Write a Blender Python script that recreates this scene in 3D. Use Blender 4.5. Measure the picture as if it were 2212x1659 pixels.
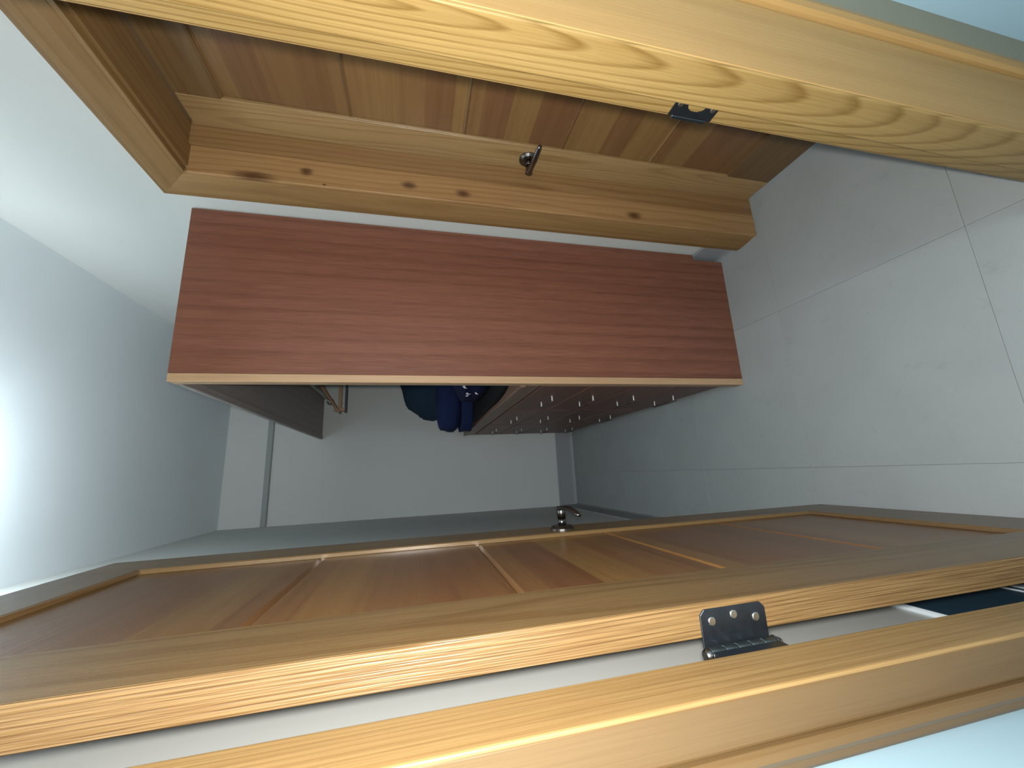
import bpy, bmesh, math, random
from mathutils import Vector, Matrix, noise

random.seed(7)
for o in list(bpy.data.objects):
    bpy.data.objects.remove(o)
S = bpy.context.scene
COL = S.collection

# ---------------------------------------------------------------- camera
CAMZ = 1.37
cam = bpy.data.cameras.new('camera')
cam.sensor_fit = 'HORIZONTAL'
cam.sensor_width = 36.0
cam.lens = 36.0 * 850.0 / 2212.0
cam.clip_start = 0.01
camo = bpy.data.objects.new('camera', cam)
COL.objects.link(camo)
R0 = Vector((-0.046892, -0.228992, -0.972298))
R1 = Vector((-0.974918, 0.222498, -0.005383))
R2 = Vector((0.217567, 0.947659, -0.233682))
camo.matrix_world = Matrix(((R0.x, -R1.x, -R2.x, 0.0), (R0.y, -R1.y, -R2.y, 0.0),
                            (R0.z, -R1.z, -R2.z, CAMZ), (0, 0, 0, 1)))
S.camera = camo

# ---------------------------------------------------------------- world, lights, exposure
S.view_settings.view_transform = 'Standard'
S.view_settings.look = 'None'
S.view_settings.gamma = 1.0
S.view_settings.use_curve_mapping = False
S.view_settings.exposure = 0.0
W = bpy.data.worlds.new('world')
S.world = W
W.use_nodes = True
W.node_tree.nodes['Background'].inputs[0].default_value = (0.62, 0.83, 1.0, 1)
W.node_tree.nodes['Background'].inputs[1].default_value = 0.5


def lamp(name, kind, loc, power, color, radius):
    L = bpy.data.lights.new(name, kind)
    L.energy = power
    L.color = color
    L.shadow_soft_size = radius
    o = bpy.data.objects.new(name, L)
    COL.objects.link(o)
    o.location = loc
    return o


lamp('phone_torch', 'POINT', (0.015, -0.01, 1.378), 61.0, (1.0, 0.965, 0.90), 0.012)
lamp('hall_fill_light', 'POINT', (0.28, -1.15, 2.2), 34.0, (0.78, 0.92, 1.0), 0.12)  # added fill in place of hall daylight from behind the camera
lamp('ceiling_glow_fill', 'POINT', (0.04, 1.34, 2.63), 24.0, (0.86, 0.95, 1.0), 0.03)  # added to brighten the ceiling with a glare-like glow


# ---------------------------------------------------------------- materials
class NT:
    def __init__(s, name):
        s.m = bpy.data.materials.new(name)
        s.m.use_nodes = True
        s.t = s.m.node_tree
        s.b = s.t.nodes['Principled BSDF']

    def n(s, typ, **kw):
        nd = s.t.nodes.new(typ)
        for k, v in kw.items():
            if isinstance(k, str) and hasattr(nd, k):
                setattr(nd, k, v)
        return nd

    def l(s, a, b):
        s.t.links.new(a, b)

    def math(s, op, a, b=None):
        nd = s.t.nodes.new('ShaderNodeMath')
        nd.operation = op
        for i, v in enumerate((a, b)):
            if v is None:
                continue
            if isinstance(v, (int, float)):
                nd.inputs[i].default_value = v
            else:
                s.l(v, nd.inputs[i])
        return nd.outputs[0]

    def mix(s, fac, a, b, mode='MIX'):
        nd = s.t.nodes.new('ShaderNodeMix')
        nd.data_type = 'RGBA'
        nd.blend_type = mode
        for sock, v in ((nd.inputs[0], fac), (nd.inputs[6], a), (nd.inputs[7], b)):
            if isinstance(v, (int, float)):
                sock.default_value = v
            elif isinstance(v, tuple):
                sock.default_value = (v[0], v[1], v[2], 1)
            else:
                s.l(v, sock)
        return nd.outputs[2]

    def ramp(s, fac, stops):
        nd = s.t.nodes.new('ShaderNodeValToRGB')
        e = nd.color_ramp.elements
        while len(e) > 1:
            e.remove(e[-1])
        e[0].position = stops[0][0]
        e[0].color = (*stops[0][1], 1)
        for p, c in stops[1:]:
            x = e.new(p)
            x.color = (*c, 1)
        s.l(fac, nd.inputs[0])
        return nd.outputs[0]


def wood(name, light, dark, axis='z', ring=38.0, ringmix=0.6, rough=0.38, pore=0.35, tilt=(0.035, 0.05),
         pith=(0.05, 0.03), stave=None, knots=None, coat=0.0, bump=0.12, stretch=0.06, spec=0.5):
    N = NT(name)
    tc = N.n('ShaderNodeTexCoord')
    oi = N.n('ShaderNodeObjectInfo')
    sep = N.n('ShaderNodeSeparateXYZ')
    N.l(tc.outputs['Object'], sep.inputs[0])
    comb = N.n('ShaderNodeCombineXYZ')
    raw = N.n('ShaderNodeCombineXYZ')
    order = {'z': (0, 1, 2), 'y': (0, 2, 1), 'x': (1, 2, 0)}[axis]
    off = N.math('MULTIPLY', oi.outputs['Random'], 5.0)
    for i, k in enumerate(order):
        o = sep.outputs[k]
        N.l(o, raw.inputs[i])
        if i == 2:
            o = N.math('ADD', o, off)
        N.l(o, comb.inputs[i])
    P = comb.outputs[0]
    mp = N.n('ShaderNodeMapping')
    mp.inputs['Location'].default_value = (pith[0], pith[1], 0)
    mp.inputs['Rotation'].default_value = (tilt[0], tilt[1], 0)
    mp.inputs['Scale'].default_value = (1, 1, 0.5)
    N.l(raw.outputs[0], mp.inputs[0])
    # low frequency warp of the ring axis
    wn = N.n('ShaderNodeTexNoise')
    wm = N.n('ShaderNodeMapping')
    wm.inputs['Scale'].default_value = (4, 4, 0.9)
    N.l(P, wm.inputs[0])
    N.l(wm.outputs[0], wn.inputs['Vector'])
    wn.inputs['Scale'].default_value = 1.0
    wn.inputs['Detail'].default_value = 1.5
    sc = N.n('ShaderNodeVectorMath', operation='SCALE')
    sub = N.n('ShaderNodeVectorMath', operation='SUBTRACT')
    N.l(wn.outputs['Color'], sub.inputs[0])
    sub.inputs[1].default_value = (0.5, 0.5, 0.5)
    N.l(sub.outputs[0], sc.inputs[0])
    sc.inputs['Scale'].default_value = stretch
    add = N.n('ShaderNodeVectorMath', operation='ADD')
    N.l(mp.outputs[0], add.inputs[0])
    N.l(sc.outputs[0], add.inputs[1])
    flat = N.n('ShaderNodeVectorMath', operation='MULTIPLY')
    N.l(add.outputs[0], flat.inputs[0])
    flat.inputs[1].default_value = (1, 1, 0.0)
    wv = N.n('ShaderNodeTexWave', wave_type='RINGS', rings_direction='SPHERICAL', wave_profile='SAW')
    N.l(flat.outputs[0], wv.inputs['Vector'])
    wv.inputs['Scale'].default_value = ring
    wv.inputs['Distortion'].default_value = 0.6
    wv.inputs['Detail'].default_value = 2.0
    wv.inputs['Detail Scale'].default_value = 3.0
    ringc = N.ramp(wv.outputs['Fac'], [(0.0, (0, 0, 0)), (0.55, (0.15,) * 3), (0.85, (1, 1, 1)), (1.0, (0.1,) * 3)])
    # pores / fibres
    fm = N.n('ShaderNodeMapping')
    fm.inputs['Scale'].default_value = (420, 420, 9)
    N.l(P, fm.inputs[0])
    fn = N.n('ShaderNodeTexNoise')
    N.l(fm.outputs[0], fn.inputs['Vector'])
    fn.inputs['Scale'].default_value = 1.0
    fn.inputs['Detail'].default_value = 2.0
    fib = N.ramp(fn.outputs['Fac'], [(0.38, (0, 0, 0)), (0.68, (1, 1, 1))])
    bm_ = N.n('ShaderNodeMapping')
    bm_.inputs['Scale'].default_value = (30, 30, 1.2)
    N.l(P, bm_.inputs[0])
    bn = N.n('ShaderNodeTexNoise')
    N.l(bm_.outputs[0], bn.inputs['Vector'])
    bn.inputs['Scale'].default_value = 1.0
    bn.inputs['Detail'].default_value = 2.0
    f1 = N.math('MULTIPLY', ringc, ringmix)
    f2 = N.math('MULTIPLY', fib, pore)
    f3 = N.math('MULTIPLY', N.math('SUBTRACT', bn.outputs['Fac'], 0.45), 0.9)
    f = N.math('ADD', N.math('ADD', f1, f2), f3)
    cl = N.n('ShaderNodeClamp')
    N.l(f, cl.inputs[0])
    col = N.mix(cl.outputs[0], light, dark)
    # slight tone change from board to board
    tone = N.math('ADD', N.math('MULTIPLY', oi.outputs['Random'], 0.22), 0.88)
    hsv = N.n('ShaderNodeHueSaturation')
    N.l(tone, hsv.inputs['Value'])
    N.l(col, hsv.inputs['Color'])
    col = hsv.outputs[0]
    if stave:
        sz = sep.outputs[order[1]] if axis != 'z' else sep.outputs[0]
        st = N.math('FLOOR', N.math('DIVIDE', N.math('ADD', sz, 10.0), stave))
        wnz = N.n('ShaderNodeTexWhiteNoise', noise_dimensions='2D')
        cb = N.n('ShaderNodeCombineXYZ')
        N.l(st, cb.inputs[0])
        N.l(N.math('MULTIPLY', oi.outputs['Random'], 37.0), cb.inputs[1])
        N.l(cb.outputs[0], wnz.inputs['Vector'])
        v = N.math('ADD', N.math('MULTIPLY', wnz.outputs['Value'], 0.36), 0.78)
        h2 = N.n('ShaderNodeHueSaturation')
        N.l(v, h2.inputs['Value'])
        N.l(N.math('ADD', N.math('MULTIPLY', wnz.outputs['Value'], 0.02), 0.483), h2.inputs['Hue'])
        N.l(col, h2.inputs['Color'])
        col = h2.outputs[0]
    if knots:
        for (kx, ky, kz, r, el) in knots:
            d = N.n('ShaderNodeVectorMath', operation='SUBTRACT')
            N.l(tc.outputs['Object'], d.inputs[0])
            d.inputs[1].default_value = (kx, ky, kz)
            e = N.n('ShaderNodeVectorMath', operation='MULTIPLY')
            N.l(d.outputs[0], e.inputs[0])
            e.inputs[1].default_value = (1, 0.0, 1 / el)
            ln = N.n('ShaderNodeVectorMath', operation='LENGTH')
            N.l(e.outputs[0], ln.inputs[0])
            dd = N.math('ADD', ln.outputs['Value'], N.math('MULTIPLY', N.math('SUBTRACT', fn.outputs['Fac'], 0.5), r * 0.9))
            k = N.ramp(N.math('DIVIDE', dd, r), [(0.25, (0.85,) * 3), (0.6, (0.5,) * 3), (1.0, (0, 0, 0))])
            col = N.mix(k, col, (dark[0] * 0.28, dark[1] * 0.2, dark[2] * 0.2))
    N.l(col, N.b.inputs['Base Color'])
    N.b.inputs['Roughness'].default_value = rough
    N.b.inputs['Specular IOR Level'].default_value = spec
    N.b.inputs['Coat Weight'].default_value = coat
    N.b.inputs['Coat Roughness'].default_value = 0.12
    bp = N.n('ShaderNodeBump')
    bp.inputs['Strength'].default_value = bump
    bp.inputs['Distance'].default_value = 0.001
    bp.invert = True
    N.l(N.math('ADD', fib, N.math('MULTIPLY', ringc, 0.6)), bp.inputs['Height'])
    N.l(bp.outputs[0], N.b.inputs['Normal'])
    return N.m


def paint(name, color, rough=0.6, var=0.06, scale=3.0, bump=0.05, spec=0.4, marks=None):
    N = NT(name)
    tc = N.n('ShaderNodeTexCoord')
    a = N.n('ShaderNodeTexNoise')
    a.inputs['Scale'].default_value = scale
    a.inputs['Detail'].default_value = 3
    N.l(tc.outputs['Object'], a.inputs['Vector'])
    f = N.math('ADD', N.math('MULTIPLY', a.outputs['Fac'], var * 2), 1 - var)
    h = N.n('ShaderNodeHueSaturation')
    h.inputs['Color'].default_value = (*color, 1)
    N.l(f, h.inputs['Value'])
    col = h.outputs[0]
    if marks:
        b = N.n('ShaderNodeTexNoise')
        b.inputs['Scale'].default_value = marks
        b.inputs['Detail'].default_value = 6
        b.inputs['Roughness'].default_value = 0.7
        N.l(tc.outputs['Object'], b.inputs['Vector'])
        r = N.ramp(b.outputs['Fac'], [(0.3, (0.25,) * 3), (0.42, (0, 0, 0))])
        col = N.mix(r, col, tuple(c * 0.55 for c in color))
    N.l(col, N.b.inputs['Base Color'])
    N.b.inputs['Roughness'].default_value = rough
    N.b.inputs['Specular IOR Level'].default_value = spec
    c = N.n('ShaderNodeTexNoise')
    c.inputs['Scale'].default_value = 260
    N.l(tc.outputs['Object'], c.inputs['Vector'])
    bp = N.n('ShaderNodeBump')
    bp.inputs['Strength'].default_value = bump
    bp.inputs['Distance'].default_value = 0.001
    N.l(c.outputs['Fac'], bp.inputs['Height'])
    N.l(bp.outputs[0], N.b.inputs['Normal'])
    return N.m


def metal(name, color, rough=0.3, met=1.0):
    N = NT(name)
    tc = N.n('ShaderNodeTexCoord')
    a = N.n('ShaderNodeTexNoise')
    a.inputs['Scale'].default_value = 90
    N.l(tc.outputs['Object'], a.inputs['Vector'])
    r = N.math('ADD', N.math('MULTIPLY', a.outputs['Fac'], 0.12), rough - 0.06)
    N.l(r, N.b.inputs['Roughness'])
    N.b.inputs['Base Color'].default_value = (*color, 1)
    N.b.inputs['Metallic'].default_value = met
    return N.m


def cloth(name, color, color2):
    N = NT(name)
    tc = N.n('ShaderNodeTexCoord')
    a = N.n('ShaderNodeTexNoise')
    a.inputs['Scale'].default_value = 9
    a.inputs['Detail'].default_value = 3
    N.l(tc.outputs['Object'], a.inputs['Vector'])
    N.l(N.mix(a.outputs['Fac'], color, color2), N.b.inputs['Base Color'])
    w = N.n('ShaderNodeTexNoise')
    w.inputs['Scale'].default_value = 500
    N.l(tc.outputs['Object'], w.inputs['Vector'])
    bp = N.n('ShaderNodeBump')
    bp.inputs['Strength'].default_value = 0.3
    bp.inputs['Distance'].default_value = 0.001
    N.l(w.outputs['Fac'], bp.inputs['Height'])
    N.l(bp.outputs[0], N.b.inputs['Normal'])
    N.b.inputs['Roughness'].default_value = 0.85
    N.b.inputs['Specular IOR Level'].default_value = 0.2
    return N.m


M = {}
M['jamb'] = wood('oak_jamb', (0.2292, 0.1493, 0.0539), (0.1250, 0.0694, 0.0174), 'z', ring=42, ringmix=0.7, rough=0.45, pore=0.22, tilt=(0.0, 0.15), pith=(-0.030, 0.016), stretch=0.036, spec=0.3)
M['jamb_hinge'] = wood('oak_jamb_hinge', (0.225, 0.142, 0.058), (0.125, 0.066, 0.020), 'z', ring=55, ringmix=0.35, rough=0.45, pore=0.3, tilt=(0.0, 0.02), pith=(0.02, 0.03), stretch=0.03, spec=0.3)
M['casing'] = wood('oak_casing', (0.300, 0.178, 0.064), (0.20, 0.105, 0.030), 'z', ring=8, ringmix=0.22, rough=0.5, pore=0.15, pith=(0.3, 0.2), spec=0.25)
M['casing_h'] = wood('oak_casing_head', (0.300, 0.178, 0.064), (0.20, 0.105, 0.030), 'x', ring=8, ringmix=0.22, rough=0.5, pore=0.15, pith=(0.3, 0.2), spec=0.25)
M['casing_hinge'] = wood('oak_casing_hinge_dimmed', (0.105, 0.063, 0.026), (0.07, 0.037, 0.012), 'z', ring=8, ringmix=0.22, rough=0.4, pore=0.12, pith=(0.3, 0.2), spec=0.35)  # copy of the casing oak, darkened in colour to offset light on this side
M['edge'] = wood('oak_door_edge', (0.1888, 0.1144, 0.0458), (0.0858, 0.0429, 0.0143), 'z', ring=75, ringmix=0.45, rough=0.45, spec=0.35, pore=0.5, tilt=(0.01, 0.03), pith=(0.12, 0.06), bump=0.5)
M['stile'] = wood('oak_stile', (0.1508, 0.0928, 0.0391), (0.0870, 0.0449, 0.0145), 'z', ring=20, ringmix=0.5, rough=0.34, pore=0.25, tilt=(0.05, 0.03), pith=(0.05, 0.02), stretch=0.09)
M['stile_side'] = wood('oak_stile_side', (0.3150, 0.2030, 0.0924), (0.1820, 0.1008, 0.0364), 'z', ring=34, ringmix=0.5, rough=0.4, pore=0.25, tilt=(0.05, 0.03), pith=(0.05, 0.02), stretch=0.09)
M['rail'] = wood('oak_rail', (0.1500, 0.0900, 0.0390), (0.0900, 0.0465, 0.0150), 'y', ring=20, ringmix=0.4, rough=0.34, pore=0.25)
M['plank'] = wood('oak_plank', (0.1707, 0.0881, 0.0298), (0.1039, 0.0466, 0.0134), 'y', ring=12, ringmix=0.22, rough=0.30, pore=0.25, stave=0.0858)
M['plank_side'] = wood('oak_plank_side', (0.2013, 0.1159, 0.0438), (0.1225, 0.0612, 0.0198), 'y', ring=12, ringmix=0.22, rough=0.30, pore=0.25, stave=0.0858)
M['side_jamb'] = wood('pine_jamb', (0.2835, 0.1644, 0.0680), (0.1701, 0.0794, 0.0284), 'z', ring=18, ringmix=0.45, rough=0.42, pore=0.22)
M['side_casing'] = wood('side_casing_oak', (0.2571, 0.1509, 0.0586), (0.1565, 0.0783, 0.0251), 'z', ring=14, ringmix=0.35, rough=0.6, pore=0.25, spec=0.2)
M['side_casing_h'] = wood('side_head_oak', (0.2275, 0.1335, 0.0519), (0.1385, 0.0692, 0.0222), 'y', ring=14, ringmix=0.35, rough=0.6, pore=0.25, spec=0.2)
M['panel'] = wood('brown_laminate', (0.2137, 0.0857, 0.0532), (0.1159, 0.0425, 0.0251), 'z', ring=9, ringmix=0.3, rough=0.5, spec=0.3, pore=0.55, pith=(0.6, 0.5), tilt=(0.0, 0.004), stretch=0.012)
M['panel_d'] = wood('brown_drawer_front', (0.1638, 0.0712, 0.0484), (0.0945, 0.0370, 0.0245), 'y', ring=9, ringmix=0.3, rough=0.45, pore=0.5, pith=(0.6, 0.5), tilt=(0, 0.004), stretch=0.012)
M['frame'] = wood('light_edge_wood', (0.5220, 0.3330, 0.1890), (0.3780, 0.2250, 0.1170), 'z', ring=12, ringmix=0.25, rough=0.42, pore=0.3)
M['frame_h'] = wood('brown_edge_wood', (0.2160, 0.1200, 0.0780), (0.1320, 0.0660, 0.0420), 'y', ring=12, ringmix=0.25, rough=0.42, pore=0.3)
M['board'] = wood('grey_brown_board', (0.27, 0.235, 0.22), (0.19, 0.16, 0.15), 'y', ring=9, ringmix=0.25, rough=0.5, pore=0.4, pith=(0.6, 0.5), stretch=0.012)
M['hanger'] = wood('hanger_wood', (0.2520, 0.1500, 0.0900), (0.1620, 0.0840, 0.0480), 'x', ring=40, ringmix=0.3, rough=0.4)
M['wall'] = paint('grey_wall_paint', (0.53, 0.55, 0.535), 0.8, 0.03, spec=0.25)
M['hallwall'] = paint('hall_wall_cool_tint', (0.25, 0.36, 0.42), 0.7, 0.04)  # white walls; cool veiling light put into the blue base colour
M['hallend'] = paint('hall_end_wall_shaded', (0.19, 0.18, 0.13), 0.7, 0.04)  # shadow on this wall put into the colour, darker than the side walls
M['ceil'] = paint('ceiling_paint', (0.74, 0.82, 0.86), 0.75, 0.04)
M['base'] = paint('grey_vinyl_base', (0.26, 0.275, 0.285), 0.5, 0.04)
M['trim'] = paint('grey_trim_strip', (0.27, 0.29, 0.29), 0.55, 0.04)
M['tile'] = paint('grey_floor_tile', (0.275, 0.292, 0.29), 0.6, 0.10, 5.0, 0.08, 0.4, marks=14.0)
M['subfloor'] = paint('floor_joint', (0.17, 0.178, 0.172), 0.8)
M['black_metal'] = metal('dark_hinge_metal', (0.09, 0.105, 0.125), 0.42)
M['hinge_barrel'] = metal('hinge_barrel_metal', (0.17, 0.195, 0.20), 0.34)
M['gun'] = metal('pewter_lever', (0.16, 0.15, 0.145), 0.30)
M['post'] = paint('nickel_post', (0.62, 0.60, 0.56), 0.4, 0.02)
M['bronze'] = paint('bronze_pull', (0.05, 0.035, 0.03), 0.45, 0.05)
M['screw'] = metal('bright_screw', (0.75, 0.74, 0.70), 0.28)
M['chrome'] = metal('chrome_rod', (0.55, 0.60, 0.60), 0.2)
M['navy'] = cloth('navy_cloth', (0.004, 0.010, 0.045), (0.010, 0.020, 0.075))
M['teal'] = cloth('teal_navy_cloth', (0.008, 0.022, 0.045), (0.014, 0.034, 0.060))
M['ink'] = cloth('ink_cloth', (0.003, 0.005, 0.026), (0.006, 0.009, 0.045))
M['shade_black'] = cloth('shade_black', (0.004, 0.004, 0.006), (0.007, 0.007, 0.010))  # near black: shade on the chest top put into colour
M['print'] = cloth('white_print', (0.62, 0.66, 0.72), (0.75, 0.76, 0.8))
M['dark'] = paint('dark_bar', (0.02, 0.02, 0.028), 0.5)
M['heater'] = paint('blue_heater_steel', (0.035, 0.085, 0.135), 0.4, 0.05)
M['pale'] = paint('pale_strip', (0.62, 0.70, 0.76), 0.4, 0.03)
M['fixture'] = paint('white_fixture', (0.8, 0.8, 0.78), 0.4, 0.02)


def glow(name, color, strength):
    N = NT(name)
    N.b.inputs['Base Color'].default_value = (0.9, 0.9, 0.9, 1)
    N.b.inputs['Emission Color'].default_value = (*color, 1)
    N.b.inputs['Emission Strength'].default_value = strength
    return N.m


M['glow'] = glow('fill_glass', (0.9, 0.97, 1.0), 6.0)

# ---------------------------------------------------------------- object helpers
WL = {}


def tag(o, label=None, cat=None, group=None, kind=None):
    if label: o['label'] = label
    if cat: o['category'] = cat
    if group: o['group'] = group
    if kind: o['kind'] = kind
    return o


def empty(name, loc, label, cat, group=None, kind=None):
    o = bpy.data.objects.new(name, None)
    o.empty_display_size = 0.05
    COL.objects.link(o)
    o.location = loc
    WL[o.name] = Vector(loc)
    return tag(o, label, cat, group, kind)


def obj(name, verts, faces, mat, parent=None, smooth=False, origin=None):
    """one mesh object; verts are world coordinates"""
    if origin is None:
        c = [0, 0, 0]
        for k in range(3):
            c[k] = (min(v[k] for v in verts) + max(v[k] for v in verts)) / 2
        origin = Vector(c)
    me = bpy.data.meshes.new(name)
    me.from_pydata([tuple(Vector(v) - origin) for v in verts], [], faces)
    me.materials.append(mat)
    if smooth:
        for p in me.polygons:
            p.use_smooth = True
    o = bpy.data.objects.new(name, me)
    COL.objects.link(o)
    if parent:
        o.parent = parent
        o.location = origin - WL[parent.name]
    else:
        o.location = origin
    WL[o.name] = Vector(origin)
    return o


def bmobj(name, bm, mat, parent=None, smooth=False, origin=None):
    bm.normal_update()
    bmesh.ops.recalc_face_normals(bm, faces=bm.faces)
    vs = [v.co.copy() for v in bm.verts]
    for i, v in enumerate(bm.verts):
        v.index = i
    fs = [[v.index for v in f.verts] for f in bm.faces]
    bm.free()
    return obj(name, vs, fs, mat, parent, smooth, origin)


def add_box(bm, x0, x1, y0, y1, z0, z1):
    r = bmesh.ops.create_cube(bm, size=1.0)
    for v in r['verts']:
        v.co = Vector(((x0 + x1) / 2 + v.co.x * (x1 - x0), (y0 + y1) / 2 + v.co.y * (y1 - y0), (z0 + z1) / 2 + v.co.z * (z1 - z0)))
    return r['verts']


def box(name, x0, x1, y0, y1, z0, z1, mat, parent=None, bevel=0.0, seg=1):
    bm = bmesh.new()
    add_box(bm, x0, x1, y0, y1, z0, z1)
    if bevel:
        bmesh.ops.bevel(bm, geom=bm.edges[:], offset=bevel, segments=seg, affect='EDGES', profile=0.5)
    return bmobj(name, bm, mat, parent)


def add_cyl(bm, p0, p1, r0, r1=None, n=20):
    r1 = r0 if r1 is None else r1
    p0, p1 = Vector(p0), Vector(p1)
    d = (p1 - p0)
    r = bmesh.ops.create_cone(bm, cap_ends=True, segments=n, radius1=r0, radius2=r1, depth=d.length)
    q = Vector((0, 0, 1)).rotation_difference(d.normalized())
    for v in r['verts']:
        v.co = q @ v.co + (p0 + p1) / 2
    return r['verts']


def cyl(name, p0, p1, r0, mat, parent=None, r1=None, n=20, bevel=0.0):
    bm = bmesh.new()
    add_cyl(bm, p0, p1, r0, r1, n)
    if bevel:
        es = [e for e in bm.edges if any(len(f.verts) > 4 for f in e.link_faces)]
        bmesh.ops.bevel(bm, geom=es, offset=bevel, segments=2, affect='EDGES', profile=0.5)
    o = bmobj(name, bm, mat, parent)
    for p in o.data.polygons:
        p.use_smooth = len(p.vertices) == 4
    return o


def tube(name, pts, radii, mat, parent=None, n=12, flat=1.0, up=(0, 0, 1)):
    """swept tube through points"""
    vs, fs = [], []
    pts = [Vector(p) for p in pts]
    for i, p in enumerate(pts):
        t = (pts[min(i + 1, len(pts) - 1)] - pts[max(i - 1, 0)]).normalized()
        a = t.cross(Vector(up))
        if a.length < 1e-4:
            a = t.cross(Vector((1, 0, 0)))
        a.normalize()
        b = t.cross(a).normalized()
        r = radii[i] if isinstance(radii, (list, tuple)) else radii
        for k in range(n):
            w = 2 * math.pi * k / n
            vs.append(p + a * (math.cos(w) * r * flat) + b * (math.sin(w) * r))
    for i in range(len(pts) - 1):
        for k in range(n):
            fs.append([i * n + k, i * n + (k + 1) % n, (i + 1) * n + (k + 1) % n, (i + 1) * n + k])
    fs.append(list(range(n))[::-1])
    fs.append([(len(pts) - 1) * n + k for k in range(n)])
    return obj(name, vs, fs, mat, parent, True)


def prism(name, poly, axis, a0, a1, mat, parent=None, bevel=0.0):
    """extrude a 2D polygon; axis 'z': poly=(x,y); 'y': (x,z); 'x': (y,z)"""
    def mk(p, a):
        return {'z': (p[0], p[1], a), 'y': (p[0], a, p[1]), 'x': (a, p[0], p[1])}[axis]
    bm = bmesh.new()
    v0 = [bm.verts.new(mk(p, a0)) for p in poly]
    v1 = [bm.verts.new(mk(p, a1)) for p in poly]
    n = len(poly)
    bm.faces.new(v0)
    bm.faces.new(v1[::-1])
    for i in range(n):
        bm.faces.new([v0[i], v0[(i + 1) % n], v1[(i + 1) % n], v1[i]])
    if bevel:
        bmesh.ops.bevel(bm, geom=bm.edges[:], offset=bevel, segments=1, affect='EDGES')
    return bmobj(name, bm, mat, parent)


# ---------------------------------------------------------------- dimensions (metres, floor = 0)
XL, XR = -0.31, 0.93          # room side walls
YB = 3.39                     # back wall
ZC = 2.76                     # ceiling
YH, YR = 0.345, 0.420         # hall face / room face of the entry wall
HL, HR = -0.265, 0.76         # hall side walls
YE = -2.3                     # open end of the hall
DH = 2.035                    # door height

# ---------------------------------------------------------------- setting
def struct(o, label, cat):
    return tag(o, label, cat, None, 'structure')


FL = box('floor', XL - 0.05, XR + 0.25, YE, YB + 0.05, -0.08, -0.004, M['subfloor'])
struct(FL, 'grey tiled floor of the narrow closet with faint dark joints', 'floor')
xs = [-0.36, -0.035, 0.563, 1.161]
ys = [YE] + [0.604 + 0.552 * k for k in range(-5, 6)] + [YB + 0.03]
for i in range(len(xs) - 1):
    for j in range(len(ys) - 1):
        g = 0.00035
        box('tile', xs[i] + g, xs[i + 1] - g, ys[j] + g, ys[j + 1] - g, -0.004, random.uniform(-0.0006, 0.0), M['tile'], FL, 0.0005)

struct(box('wall_back', XL - 0.1, XR + 0.1, YB, YB + 0.1, 0, ZC, M['wall']), 'plain grey far wall behind the drawers', 'wall')
struct(box('wall_left', XL - 0.1, XL, YR, YB, 0, ZC, M['wall']), 'shaded grey wall behind the open door', 'wall')
# right wall with the opening of the side door (Y 0.455..1.195, up to 2.05)
D2A, D2B = 0.455, 1.178
bm = bmesh.new()
add_box(bm, XR, XR + 0.17, YR, D2A - 0.012, 0, ZC)
add_box(bm, XR, XR + 0.17, D2B + 0.012, YB, 0, ZC)
add_box(bm, XR, XR + 0.17, D2A - 0.012, D2B + 0.012, DH + 0.022, ZC)
struct(bmobj('wall_right', bm, M['wall']), 'pale grey wall strip between the side door casing and the wardrobe', 'wall')
# entry wall with opening
OL, OR = -0.225, 0.545
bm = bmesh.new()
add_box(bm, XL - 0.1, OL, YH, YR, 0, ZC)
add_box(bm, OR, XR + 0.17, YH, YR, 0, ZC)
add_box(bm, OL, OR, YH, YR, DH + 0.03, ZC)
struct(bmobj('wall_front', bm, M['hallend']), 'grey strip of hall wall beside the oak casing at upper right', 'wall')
struct(box('wall_hall_left', HL - 0.1, HL, YE, YH, 0, 2.5, M['hallwall']), 'pale blue-white hall wall beside the hinge-side casing', 'wall')
struct(box('wall_hall_right', HR, HR + 0.1, YE, YH, 0, 2.5, M['hallwall']), 'pale cyan hall wall in the upper right corner', 'wall')
struct(box('ceiling', XL - 0.1, XR + 0.17, YH, YB + 0.1, ZC, ZC + 0.08, M['ceil']), 'pale blue-grey closet ceiling, brightest near the added uplight', 'ceiling')
struct(box('ceiling_hall', HL - 0.1, HR + 0.1, YE, YH, 2.5, 2.58, M['ceil']), 'white hall ceiling above the doorway', 'ceiling')

# baseboards (cove base with a small toe)
def coved(h, t):
    return [(0, 0), (t + 0.010, 0), (t + 0.006, 0.004), (t + 0.002, 0.014), (t, 0.03), (t, h - 0.004), (t - 0.003, h), (0, h)]


BH = 0.158
struct(prism('baseboard_back', [(YB - d, z) for d, z in coved(BH, 0.010)], 'x', XL, XR, M['base']), 'grey cove baseboard along the far wall', 'baseboard')
struct(prism('baseboard_left', [(XL + d, z) for d, z in coved(BH, 0.008)], 'y', 0.82, YB - 0.012, M['base']), 'grey cove baseboard low on the wall behind the open door', 'baseboard')
struct(prism('baseboard_right', [(XR - d, z) for d, z in coved(0.150, 0.010)], 'y', 1.296, 1.384 + 0.03, M['base']), 'short grey baseboard between the side door casing and the wardrobe', 'baseboard')
struct(box('trim_3', XL, XR, YB - 0.022, YB, 2.445, 2.482, M['trim'], None, 0.003), 'thin dark grey strip running across the far wall below the ceiling', 'trim')

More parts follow.
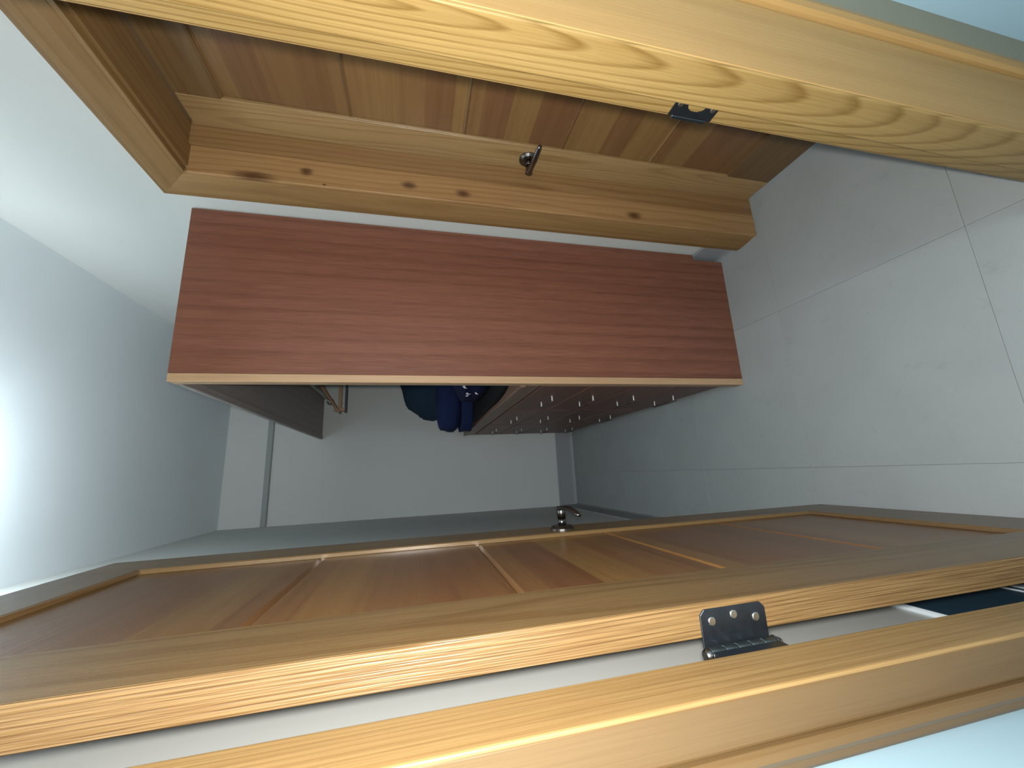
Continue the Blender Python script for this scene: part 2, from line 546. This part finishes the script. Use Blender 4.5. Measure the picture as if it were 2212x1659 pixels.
# ---------------------------------------------------------------- entry door frame
F1 = empty('trim_1', (0.16, 0.38, 0), 'golden oak frame around the entry doorway', 'door frame', None, 'structure')
J = 0.425
box('jamb', OR - 0.022, OR, 0.338, J, 0, DH + 0.008, M['jamb'], F1, 0.0025, 2)
box('jamb', OL, OL + 0.021, 0.338, 0.4135, 0, DH + 0.008, M['jamb_hinge'], F1, 0.0025, 2)
box('head_jamb', OL, OR, 0.338, J, DH + 0.008, DH + 0.03, M['casing_h'], F1, 0.002)
box('stop', OR - 0.0305, OR - 0.022, 0.338, 0.399, 0, DH + 0.008, M['jamb'], F1, 0.002, 2)
box('stop', OL + 0.021, OL + 0.0285, 0.338, 0.399, 0, DH + 0.008, M['jamb_hinge'], F1, 0.002, 2)
box('stop', OL + 0.0285, OR - 0.0305, 0.338, 0.399, DH - 0.001, DH + 0.008, M['casing_h'], F1, 0.001)
# hall casing: flat board with a raised outer band
prism('casing', [(0.517, 0.3455), (0.517, 0.339), (0.519, 0.337), (0.640, 0.337), (0.643, 0.3375), (0.645, 0.3455)], 'z', 0, DH + 0.13, M['casing'], F1)
prism('casing_band', [(0.6455, 0.3455), (0.646, 0.333), (0.650, 0.328), (0.660, 0.326), (0.670, 0.328), (0.674, 0.335), (0.674, 0.3455)], 'z', 0, DH + 0.15, M['casing'], F1)
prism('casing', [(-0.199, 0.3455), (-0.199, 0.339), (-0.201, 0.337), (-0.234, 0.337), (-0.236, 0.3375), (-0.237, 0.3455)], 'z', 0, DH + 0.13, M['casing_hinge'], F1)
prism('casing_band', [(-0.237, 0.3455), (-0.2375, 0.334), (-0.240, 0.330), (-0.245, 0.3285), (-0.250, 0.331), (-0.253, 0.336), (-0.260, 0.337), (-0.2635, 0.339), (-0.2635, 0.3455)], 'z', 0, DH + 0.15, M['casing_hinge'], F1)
box('head_casing', -0.199, 0.517, 0.337, 0.3455, DH + 0.012, DH + 0.13, M['casing_h'], F1, 0.002)
box('head_casing_band', -0.236, 0.6455, 0.328, 0.3455, DH + 0.13, DH + 0.15, M['casing_h'], F1, 0.003)
# room casing
box('room_casing', OR - 0.012, OR + 0.06, YR, 0.436, 0, DH + 0.08, M['casing'], F1, 0.003)
box('room_casing', OL - 0.06, OL + 0.006, YR, 0.430, 0, DH + 0.08, M['casing'], F1, 0.003)

# strike plate: a U shaped plate with lip, let into the right jamb
SZ = 0.963
SP = empty('strike_plate', (0.523, 0.41, SZ), None, None)
SP.parent = F1
SP.location = Vector((0.523, 0.41, SZ)) - WL[F1.name]
SP['label'] = 'dark metal strike plate with two bright screws'


def strike_poly():
    a = [(0.392, SZ - 0.037), (0.424, SZ - 0.037), (0.424, SZ + 0.037), (0.392, SZ + 0.037), (0.392, SZ + 0.016)]
    for k in range(9):
        t = math.pi / 2 - math.pi * k / 8
        a.append((0.401 + 0.012 * math.cos(t), SZ + 0.016 * math.sin(t)))
    a.append((0.392, SZ - 0.016))
    return a


prism('plate', strike_poly(), 'x', 0.5215, 0.5235, M['black_metal'], SP)
bm = bmesh.new()
add_box(bm, 0.5205, 0.5228, 0.4235, 0.429, SZ - 0.030, SZ + 0.030)
bmesh.ops.bevel(bm, geom=bm.edges[:], offset=0.0008, segments=1, affect='EDGES')
bmobj('lip', bm, M['black_metal'], SP)
box('latch_box', 0.5225, 0.5232, 0.398, 0.4125, SZ - 0.014, SZ + 0.014, M['jamb'], SP)
for dz in (-0.028, 0.028):
    cyl('screw', (0.5216, 0.405, SZ + dz), (0.5207, 0.405, SZ + dz), 0.0042, M['screw'], SP, 0.0036, 16)


# ---------------------------------------------------------------- panelled doors
def lever(parent, x, y, z, s, yd):
    """lever handle on a face with normal s along x, arm pointing to yd along y"""
    t = empty('lever_handle', (x, y, z), None, None)
    t.parent = parent
    t.location = Vector((x, y, z)) - WL[parent.name]
    t['label'] = 'dark pewter lever handle with a round rose'
    bm = bmesh.new()
    add_cyl(bm, (x, y, z), (x + s * 0.004, y, z), 0.033, 0.033, 36)
    add_cyl(bm, (x + s * 0.004, y, z), (x + s * 0.010, y, z), 0.033, 0.026, 36)
    bmobj('rose', bm, M['gun'], t)
    bm = bmesh.new()
    add_cyl(bm, (x + s * 0.010, y, z), (x + s * 0.028, y, z), 0.0105, 0.0105, 24)
    add_cyl(bm, (x + s * 0.028, y, z), (x + s * 0.060, y, z), 0.0118, 0.0112, 24)
    o = bmobj('neck', bm, M['gun'], t)
    for p in o.data.polygons:
        p.use_smooth = len(p.vertices) == 4
    pts, rad = [], []
    for k in range(13):
        u = k / 12
        pts.append((x + s * (0.052 + 0.006 * math.sin(u * math.pi) - 0.016 * max(0, u - 0.55)), y + yd * (-0.008 + 0.118 * u), z - 0.010 * u * u + 0.002))
        rad.append(0.0108 * (1 - 0.25 * u) if k < 12 else 0.006)
    tube('lever', pts, rad, M['gun'], t, 14, 0.62)
    return t


PJ = [0.200, 0.545, 0.885, 1.226, 1.573, 1.917]


def panel_door(name, x0, x1, y0, y1, label, st=0.121, z0=0.012, edge_first=False, mats=('stile', 'plank', 'frame_edge')):
    """door leaf between x0..x1 (thickness) and y0..y1 (width)"""
    D = empty(name, ((x0 + x1) / 2, (y0 + y1) / 2, 0), label, 'door', None, 'structure')
    e = 0.0012
    s1 = box('stile', x0, x1, y0, y0 + st, z0, DH, M[mats[0]], D, e)
    s2 = box('stile', x0, x1, y1 - st, y1, z0, DH, M[mats[0]], D, e)
    if edge_first:
        # solid lipping on the hinge edge
        bpy.data.objects.remove(s1)
        s1 = box('stile', x0, x1, y0 + 0.004, y0 + st, z0, DH, M['stile'], D)
        lp = box('edge_lipping', x0, x1, y0, y0 + 0.004, z0, DH, M['edge'], D, e)
        lp['label'] = 'bright oak hinge edge with open grain'
    box('top_rail', x0, x1, y0 + st, y1 - st, PJ[-1] + 0.004, DH, M['rail'], D, e)
    box('bottom_rail', x0, x1, y0 + st, y1 - st, z0, PJ[0] + 0.004, M['rail'], D, e)
    for a, b in zip(PJ[:-1], PJ[1:]):
        box('plank', x0 + 0.0095, x1 - 0.0095, y0 + st - 0.008, y1 - st + 0.008, a + 0.0006, b - 0.0006, M[mats[1]], D, 0.0055)
    # panel moulding: four slim beads on both faces
    for sx, xa, xb in ((-1, x0 + 0.0005, x0 + 0.0095), (1, x1 - 0.0095, x1 - 0.0005)):
        box('bead', xa, xb, y1 - st - 0.005, y1 - st, PJ[0] + 0.004, PJ[-1] + 0.004, M[mats[2]], D, 0.001)
        box('bead', xa, xb, y0 + st, y0 + st + 0.005, PJ[0] + 0.004, PJ[-1] + 0.004, M[mats[2]], D, 0.001)
        box('bead', xa, xb, y0 + st + 0.005, y1 - st - 0.005, PJ[0] + 0.004, PJ[0] + 0.009, M['rail'], D, 0.001)
        box('bead', xa, xb, y0 + st + 0.005, y1 - st - 0.005, PJ[-1] - 0.001, PJ[-1] + 0.004, M['rail'], D, 0.001)
    return D


M['frame_edge'] = wood('oak_bead', (0.1860, 0.1140, 0.0480), (0.1260, 0.0690, 0.0240), 'z', ring=20, ringmix=0.2, rough=0.3, pore=0.2)

DF, DY0, DY1 = -0.159, 0.437, 1.141
D1 = panel_door('door_1', DF - 0.035, DF, DY0, DY1, 'oak door standing wide open with a dark hinge on its edge', edge_first=True)
lever(D1, DF, 1.078, 0.982, 1, -1)
lever(D1, DF - 0.035, 1.078, 0.982, -1, -1)
# latch face on the free edge
box('latch_face', DF - 0.029, DF - 0.006, DY1 - 0.001, DY1 + 0.001, 0.955, 1.012, M['gun'], D1)


def hinge(z, parent):
    t = empty('hinge', (-0.2, 0.437, z), None, None)
    t.parent = parent
    t.location = Vector((-0.2, 0.437, z)) - WL[parent.name]
    t['label'] = 'dark butt hinge with bright screws'
    hh = 0.0445
    # door leaf lies on the hinge edge of the door and reaches across the gap
    r = 0.006
    poly = [(-0.2045, z - hh), (-0.1645 - r, z - hh), (-0.1645, z - hh + r), (-0.1645, z + hh - r), (-0.1645 - r, z + hh), (-0.2045, z + hh)]
    prism('leaf', poly, 'y', 0.4345, 0.4368, M['black_metal'], t, 0.0004)
    # jamb leaf lies on the jamb
    prism('jamb_leaf', [(0.390, z - hh), (0.4215, z - hh), (0.4215, z + hh), (0.390, z + hh)], 'x', -0.2042, -0.2022, M['black_metal'], t)
    px, py = -0.2075, 0.4275
    zs = [z - hh, z - 0.026, z - 0.009, z + 0.009, z + 0.026, z + hh]
    for a, b in zip(zs[:-1], zs[1:]):
        cyl('knuckle', (px, py, a + 0.0005), (px, py, b - 0.0005), 0.0074, M['hinge_barrel'], t, None, 20, 0.0006)
    for sgn in (-1, 1):
        cyl('pin_tip', (px, py, z + sgn * hh), (px, py, z + sgn * (hh + 0.006)), 0.0078, M['gun'], t, 0.0052, 18, 0.001)
    for sx, dz in ((-0.1775, 0.030), (-0.1735, 0.000), (-0.1795, -0.030)):
        s = cyl('screw', (sx, 0.4346, z + dz), (sx, 0.4336, z + dz), 0.0054, M['screw'], t, 0.0040, 18)
    return t


for hz in (1.011, 0.25, 1.80):
    hinge(hz, D1)

# side door, closed, set at the far side of a deep frame in the right wall
D2 = panel_door('door_2', 1.078, 1.098, 0.470, D2B + 0.004, 'closed oak side door of horizontal planks in a deep frame', st=0.104, mats=('stile_side', 'plank_side', 'stile_side'))
lever(D2, 1.078, 1.132, 0.992, -1, -1)

F2 = empty('trim_2', (1.0, 0.82, 0), 'deep wooden frame and casing around the closed side door', 'door frame', None, 'structure')
yj = D2B
# far jamb: recessed strip beside the leaf and a knotty stop board in front of it
box('jamb', 1.000, 1.10, yj + 0.005, yj + 0.0115, 0, DH + 0.01, M['side_jamb'], F2)
KN = []
kb_o = Vector((0.9545, yj + 0.0055, 1.0195))
for kx, kz, r, el in ((0.955, 1.715, 0.019, 1.3), (0.918, 1.86, 0.021, 3.6), (0.950, 1.40, 0.020, 1.6), (0.943, 1.22, 0.020, 1.7), (0.935, 0.565, 0.020, 2.0), (0.915, 1.66, 0.005, 1.5)):
    KN.append((kx - kb_o.x, 0.0, kz - kb_o.z, r, el))
M['knotty'] = wood('knotty_pine', (0.3407, 0.1972, 0.0841), (0.2102, 0.1015, 0.0377), 'z', ring=15, ringmix=0.45, rough=0.42, pore=0.2, knots=KN, stretch=0.12)
kb = box('stop_board', 0.909, 1.000, yj, yj + 0.011, 0.004, DH + 0.001, M['knotty'], F2, 0.0012)
kb['label'] = 'knotty pine board with dark knots'
box('jamb', 0.909, 1.10, D2A - 0.0115, D2A, 0, DH + 0.01, M['side_jamb'], F2)
box('head_jamb', 0.909, 1.10, D2A, yj + 0.005, DH + 0.008, DH + 0.02, M['side_casing_h'], F2, 0.001)
box('head_stop', 0.925, 1.000, D2A, yj, DH - 0.002, DH + 0.008, M['side_casing_h'], F2, 0.001)


def casing_prof(y_in, sgn):
    # (x, y) profile: thin rounded inner edge growing thicker outwards
    p = [(0.9295, 0.0), (0.917, 0.001), (0.913, 0.005), (0.9125, 0.011), (0.915, 0.014), (0.913, 0.018), (0.908, 0.045), (0.904, 0.085), (0.906, 0.104), (0.912, 0.110), (0.9295, 0.110)]
    return [(x, y_in + sgn * d) for x, d in p]


def mitred(name, y_in, sgn, mat):
    pr = casing_prof(y_in, sgn)
    n = len(pr)
    vs = [(x, y, 0.0) for x, y in pr] + [(x, y, DH + 0.008 + abs(y - y_in)) for x, y in pr]
    fs = [[i, (i + 1) % n, n + (i + 1) % n, n + i] for i in range(n)] + [list(range(n))[::-1], list(range(n, 2 * n))]
    bm = bmesh.new()
    bv = [bm.verts.new(v) for v in vs]
    for f in fs:
        bm.faces.new([bv[i] for i in f])
    return bmobj(name, bm, mat, F2)


mitred('casing', yj + 0.008, 1, M['side_casing'])
# near casing is ripped narrow against the entry wall: a plain strip
box('casing', 0.912, 0.9295, 0.4365, D2A - 0.006, 0, DH + 0.118, M['side_casing'], F2, 0.002)
pr = casing_prof(0.0, 1)
n = len(pr)
bm = bmesh.new()
a = [bm.verts.new((x, D2A - 0.006, DH + 0.008 + d)) for x, d in pr]
b = [bm.verts.new((x, yj + 0.008 + d, DH + 0.008 + d)) for x, d in pr]
for i in range(n):
    bm.faces.new([a[i], a[(i + 1) % n], b[(i + 1) % n], b[i]])
bm.faces.new(a)
bm.faces.new(b[::-1])
bmobj('head_casing', bm, M['side_casing_h'], F2)

# ---------------------------------------------------------------- wardrobe
CF, CB, CY = 0.320, 0.928, 1.384
ZT = 2.10
WD = empty('wardrobe', (0.62, 2.38, 0), 'tall reddish-brown wardrobe carcass with a pale front edge', 'wardrobe')
prism('end_panel', [(CF + 0.028, 0.0), (0.902, 0.0), (0.902, 0.152), (0.926, 0.152), (0.926, ZT + 0.019), (CF + 0.028, ZT + 0.019)], 'y', CY, CY + 0.019, M['panel'], WD)
fs_ = box('face_stile', CF, CF + 0.0275, CY, CY + 0.040, 0, ZT + 0.019, M['frame'], WD, 0.0015)
fs_['label'] = 'pale wooden front edge of the wardrobe'
box('top_board', CF + 0.0275, 0.926, CY + 0.0405, YB - 0.002, ZT - 0.0005, ZT + 0.019, M['board'], WD)
box('top_lip', CF, CF + 0.0272, CY + 0.0405, YB - 0.002, ZT - 0.004, ZT + 0.019, M['board'], WD, 0.002)

# ---------------------------------------------------------------- chest of drawers
CH = empty('chest_of_drawers', (0.62, 2.36, 0), 'dark brown built-in chest of twelve small drawers at the back', 'chest')
CT = 0.985
c0, c1 = CY + 0.041, YB - 0.012
box('carcass', CF + 0.03, 0.900, c0, c1, 0.075, CT - 0.022, M['panel'], CH)
box('plinth', CF + 0.06, 0.900, c0, c1, 0.0, 0.075, M['panel'], CH)
box('top', CF - 0.004, 0.912, c0, c1, CT - 0.022, CT, M['frame_h'], CH, 0.003)
box('top_rail', CF + 0.004, CF + 0.03, c0, c1, 0.900, CT - 0.0225, M['frame_h'], CH, 0.002)
cols = [c0, 2.03, 2.67, 3.31]
rows = [0.085, 0.285, 0.490, 0.692, 0.897]
box('end_filler', CF + 0.004, CF + 0.03, 3.312, c1, 0.078, 0.899, M['frame_h'], CH)
for ci in range(3):
    for ri in range(4):
        y0, y1, z0, z1 = cols[ci] + 0.004, cols[ci + 1] - 0.004, rows[ri] + 0.004, rows[ri + 1] - 0.004
        d = box('drawer', CF, CF + 0.0295, y0, y1, z0, z1, M['panel_d'], CH, 0.003)
        yc = (1.70, 2.345, 2.99)[ci]
        zc = (0.180, 0.391, 0.595, 0.791)[ri]
        for dy in (-0.078, 0.078):
            cyl('pull_post', (CF - 0.0002, yc + dy, zc), (CF - 0.0235, yc + dy, zc), 0.0030, M['post'], d, None, 10)
        cyl('pull_bar', (CF - 0.026, yc - 0.092, zc), (CF - 0.026, yc + 0.092, zc), 0.0034, M['bronze'], d, None, 10)

# ---------------------------------------------------------------- rod and hangers
RX, RZ = 0.62, 2.052
RD = empty('closet_rod', (RX, 2.4, RZ), 'thin chrome hanging rod ending in a round flange on the far wall', 'rod')
cyl('rod', (RX, CY + 0.022, RZ), (RX, YB - 0.004, RZ), 0.0125, M['chrome'], RD, None, 20)
for ya, yb in ((CY + 0.0195, CY + 0.026), (YB - 0.010, YB - 0.0005)):
    cyl('flange', (RX, ya, RZ), (RX, yb, RZ), 0.028, M['chrome'], RD, None, 24, 0.002)
HY = 2.64
HG = empty('clothes_hanger', (RX, HY, RZ), 'empty wooden hanger with a dark bottom bar on the rod', 'hanger')
pts = []
for k in range(15):
    t = math.radians(-40 + 250 * k / 14)
    pts.append((RX + 0.0165 * math.cos(t), HY, RZ + 0.0165 * math.sin(t) - 0.002))
pts = pts[::-1]
tube('hook', [(RX, HY, RZ - 0.080), (RX, HY, RZ - 0.045)] + [(RX + 0.012, HY, RZ - 0.022)] + pts[::-1], 0.0018, M['chrome'], HG, 8, 1.0, (0, 1, 0))
for s in (-1, 1):
    p, r = [], []
    for k in range(11):
        u = k / 10
        p.append((RX + s * (0.002 + 0.205 * u), HY, RZ - 0.078 - 0.132 * u ** 1.15))
        r.append(0.024 - 0.010 * u)
    tube('arm', p, r, M['hanger'], HG, 12, 0.6, (0, 1, 0))
    box('strut', RX + s * 0.186 - 0.010, RX + s * 0.186 + 0.010, HY - 0.005, HY + 0.005, RZ - 0.246, RZ - 0.172, M['hanger'], HG, 0.001)
box('wood_bar', RX - 0.19, RX + 0.19, HY - 0.006, HY + 0.006, RZ - 0.216, RZ - 0.196, M['hanger'], HG, 0.002)
cyl('bar', (RX - 0.205, HY, RZ - 0.242), (RX + 0.205, HY, RZ - 0.242), 0.0075, M['dark'], HG, None, 14, 0.001)


# ---------------------------------------------------------------- soft bundles on the chest
def soft_pt(c, r, th, ph, e1, e2, amp, seed, zmin, zmax=9.0):
    f = lambda v, e: math.copysign(abs(v) ** e, v)
    x = f(math.cos(ph), e1) * f(math.cos(th), e2)
    y = f(math.cos(ph), e1) * f(math.sin(th), e2)
    z = f(math.sin(ph), e1)
    p = Vector((c[0] + r[0] * x, c[1] + r[1] * y, c[2] + r[2] * z))
    k = 1 + amp * (noise.noise(Vector((x * 1.6 + seed, y * 1.6, z * 2.2))) + 0.5 * noise.noise(Vector((x * 4 + seed, y * 4, z * 5))))
    p = Vector(c) + (p - Vector(c)) * k
    p.z = min(max(p.z, zmin), zmax)
    p.x = min(p.x, 0.924)
    p.y = min(p.y, YB - 0.01)
    return p


def soft(name, c, r, mat, label, cat, e1=0.8, e2=0.8, amp=0.12, seed=0.0, zmin=CT + 0.0008, zmax=9.0, nu=44, nv=26):
    vs, fs = [], []
    for j in range(1, nv):
        ph = -math.pi / 2 + math.pi * j / nv
        for i in range(nu):
            vs.append(soft_pt(c, r, 2 * math.pi * i / nu, ph, e1, e2, amp, seed, zmin, zmax))
    for j in range(nv - 2):
        for i in range(nu):
            fs.append([j * nu + i, j * nu + (i + 1) % nu, (j + 1) * nu + (i + 1) % nu, (j + 1) * nu + i])
    b, t = len(vs), len(vs) + 1
    vs.append(soft_pt(c, r, 0, -math.pi / 2, e1, e2, amp, seed, zmin, zmax))
    vs.append(soft_pt(c, r, 0, math.pi / 2, e1, e2, amp, seed, zmin, zmax))
    for i in range(nu):
        fs.append([b, (i + 1) % nu, i])
        fs.append([t, (nv - 2) * nu + i, (nv - 2) * nu + (i + 1) % nu])
    o = obj(name, vs, fs, mat, None, True)
    return tag(o, label, cat, 'navy cloth bundles on the chest')


soft('cloth_bundle', (0.75, 3.16, 1.20), (0.335, 0.19, 0.30), M['teal'], 'tall teal-navy cloth bundle at the back of the pile on the chest', 'cloth', 0.9, 0.9, 0.10, 3.1)
soft('cloth_bundle', (0.555, 2.74, 1.160), (0.258, 0.16, 0.082), M['navy'], 'smooth dark navy cloth bundle overhanging the chest front, below the teal one', 'cloth', 0.5, 0.6, 0.05, 8.3, CT + 0.1005)
soft('cloth_bundle', (0.55, 2.72, 1.045), (0.262, 0.17, 0.066), M['navy'], 'narrow navy fold at the chest front, between the smooth bundle and the chest top', 'cloth', 0.4, 0.6, 0.04, 5.7, CT + 0.027, CT + 0.1)
soft('shade_sheet', (0.622, 2.20, CT + 0.012), (0.285, 0.74, 0.05), M['shade_black'], 'flat black sheet on the chest top, added as dark shade under the navy bundles', 'cloth', 0.35, 0.45, 0.02, 2.2, CT + 0.0008, CT + 0.026)  # dark sheet added where shade falls between bundles and chest
CC, CR = (0.62, 2.10, 1.085), (0.225, 0.33, 0.100)
pr_b = soft('cloth_bundle', CC, CR, M['ink'], 'ink-blue cloth bundle with white printed marks, nearest the wardrobe end panel', 'cloth', 0.75, 0.8, 0.08, 1.4, CT + 0.027)
# printed marks lie on its front
for th0, ph0, dth, dph in ((3.60, 0.30, 0.05, 0.25), (3.62, 0.62, 0.09, -0.2), (3.34, 0.05, 0.08, 0.24), (3.42, -0.12, 0.03, 0.10), (3.76, 0.48, 0.05, 0.16), (3.25, 0.28, 0.04, -0.12)):
    pts = []
    for k in range(7):
        u = k / 6
        q = soft_pt(CC, CR, th0 + dth * u, ph0 + dph * math.sin(u * 2.4), 0.75, 0.8, 0.08, 1.4, CT + 0.027)
        pts.append(q + (q - Vector(CC)).normalized() * 0.0008)
    tube('print_mark', pts, [0.0015, 0.003, 0.004, 0.0045, 0.004, 0.003, 0.0015], M['print'], pr_b, 8, 0.35, (-1, 0, 0))

# ---------------------------------------------------------------- low heater on the left wall, seen through the hinge gap
HT = empty('wall_heater', (-0.285, 0.63, 0), 'flat dark blue wall panel heater with pale edges, seen through the hinge gap', 'heater')
box('body', XL + 0.0005, XL + 0.010, 0.45, 0.80, 0.075, 0.405, M['heater'], HT, 0.004)
box('top_edge', XL + 0.0005, XL + 0.012, 0.448, 0.802, 0.405, 0.414, M['pale'], HT, 0.003)
box('bottom_edge', XL + 0.0005, XL + 0.012, 0.448, 0.802, 0.105, 0.117, M['pale'], HT, 0.002)
box('bottom_edge', XL + 0.0005, XL + 0.012, 0.448, 0.802, 0.055, 0.085, M['pale'], HT, 0.002)
box('foot', XL + 0.0005, XL + 0.008, 0.46, 0.79, 0.0, 0.060, M['heater'], HT)


# ---------------------------------------------------------------- added ceiling lamps (unseen, for fill and ceiling glow)
def hall_fill_dome(x, y, zc, label):  # unseen fixture added around the hall fill light
    t = empty('hall_fill_dome', (x, y, zc), label, 'lamp')
    cyl('plate', (x, y, zc - 0.018), (x, y, zc - 0.0005), 0.105, M['fixture'], t, None, 40, 0.004)
    vs, fs, nu, nv = [], [], 36, 8
    for j in range(nv + 1):
        a = (math.pi / 2) * j / nv
        for i in range(nu):
            w = 2 * math.pi * i / nu
            vs.append((x + 0.098 * math.cos(a) * math.cos(w), y + 0.098 * math.cos(a) * math.sin(w), zc - 0.0185 - 0.06 * math.sin(a)))
    for j in range(nv):
        for i in range(nu):
            fs.append([j * nu + i, j * nu + (i + 1) % nu, (j + 1) * nu + (i + 1) % nu, (j + 1) * nu + i])
    obj('shade', vs, fs, M['glow'], t, True)
    return t


# added opaque bowl, shaped to keep its glow up on the closet ceiling
UL = empty('glow_bowl', (0.04, 1.34, ZC), 'added white uplight bowl, unseen above the view, for the closet ceiling glow', 'lamp')
cyl('plate', (0.04, 1.34, ZC - 0.016), (0.04, 1.34, ZC - 0.0005), 0.05, M['fixture'], UL, None, 32, 0.003)
vs, fs, nu, nv = [], [], 36, 8
for off in (0.0, 0.004):
    for j in range(nv + 1):
        a = (math.pi / 2) * j / nv
        for i in range(nu):
            w = 2 * math.pi * i / nu
            r = (0.10 - off) * math.cos(a)
            vs.append((0.04 + r * math.cos(w), 1.34 + r * math.sin(w), 2.615 - (0.055 - off) * math.sin(a)))
base = (nv + 1) * nu
for k in (0, base):
    for j in range(nv):
        for i in range(nu):
            q = [k + j * nu + i, k + j * nu + (i + 1) % nu, k + (j + 1) * nu + (i + 1) % nu, k + (j + 1) * nu + i]
            fs.append(q if k == 0 else q[::-1])
for i in range(nu):
    fs.append([i, base + i, base + (i + 1) % nu, (i + 1) % nu])
obj('bowl', vs, fs, M['fixture'], UL, True)
for k in range(3):
    w = 2 * math.pi * k / 3 + 0.5
    cyl('arm', (0.04 + 0.04 * math.cos(w), 1.34 + 0.04 * math.sin(w), ZC - 0.0165), (0.04 + 0.098 * math.cos(w), 1.34 + 0.098 * math.sin(w), 2.6155), 0.003, M['chrome'], UL, None, 10)
hall_fill_dome(0.28, -1.15, 2.5, 'added white dome on the hall ceiling, unseen fill behind the viewer')
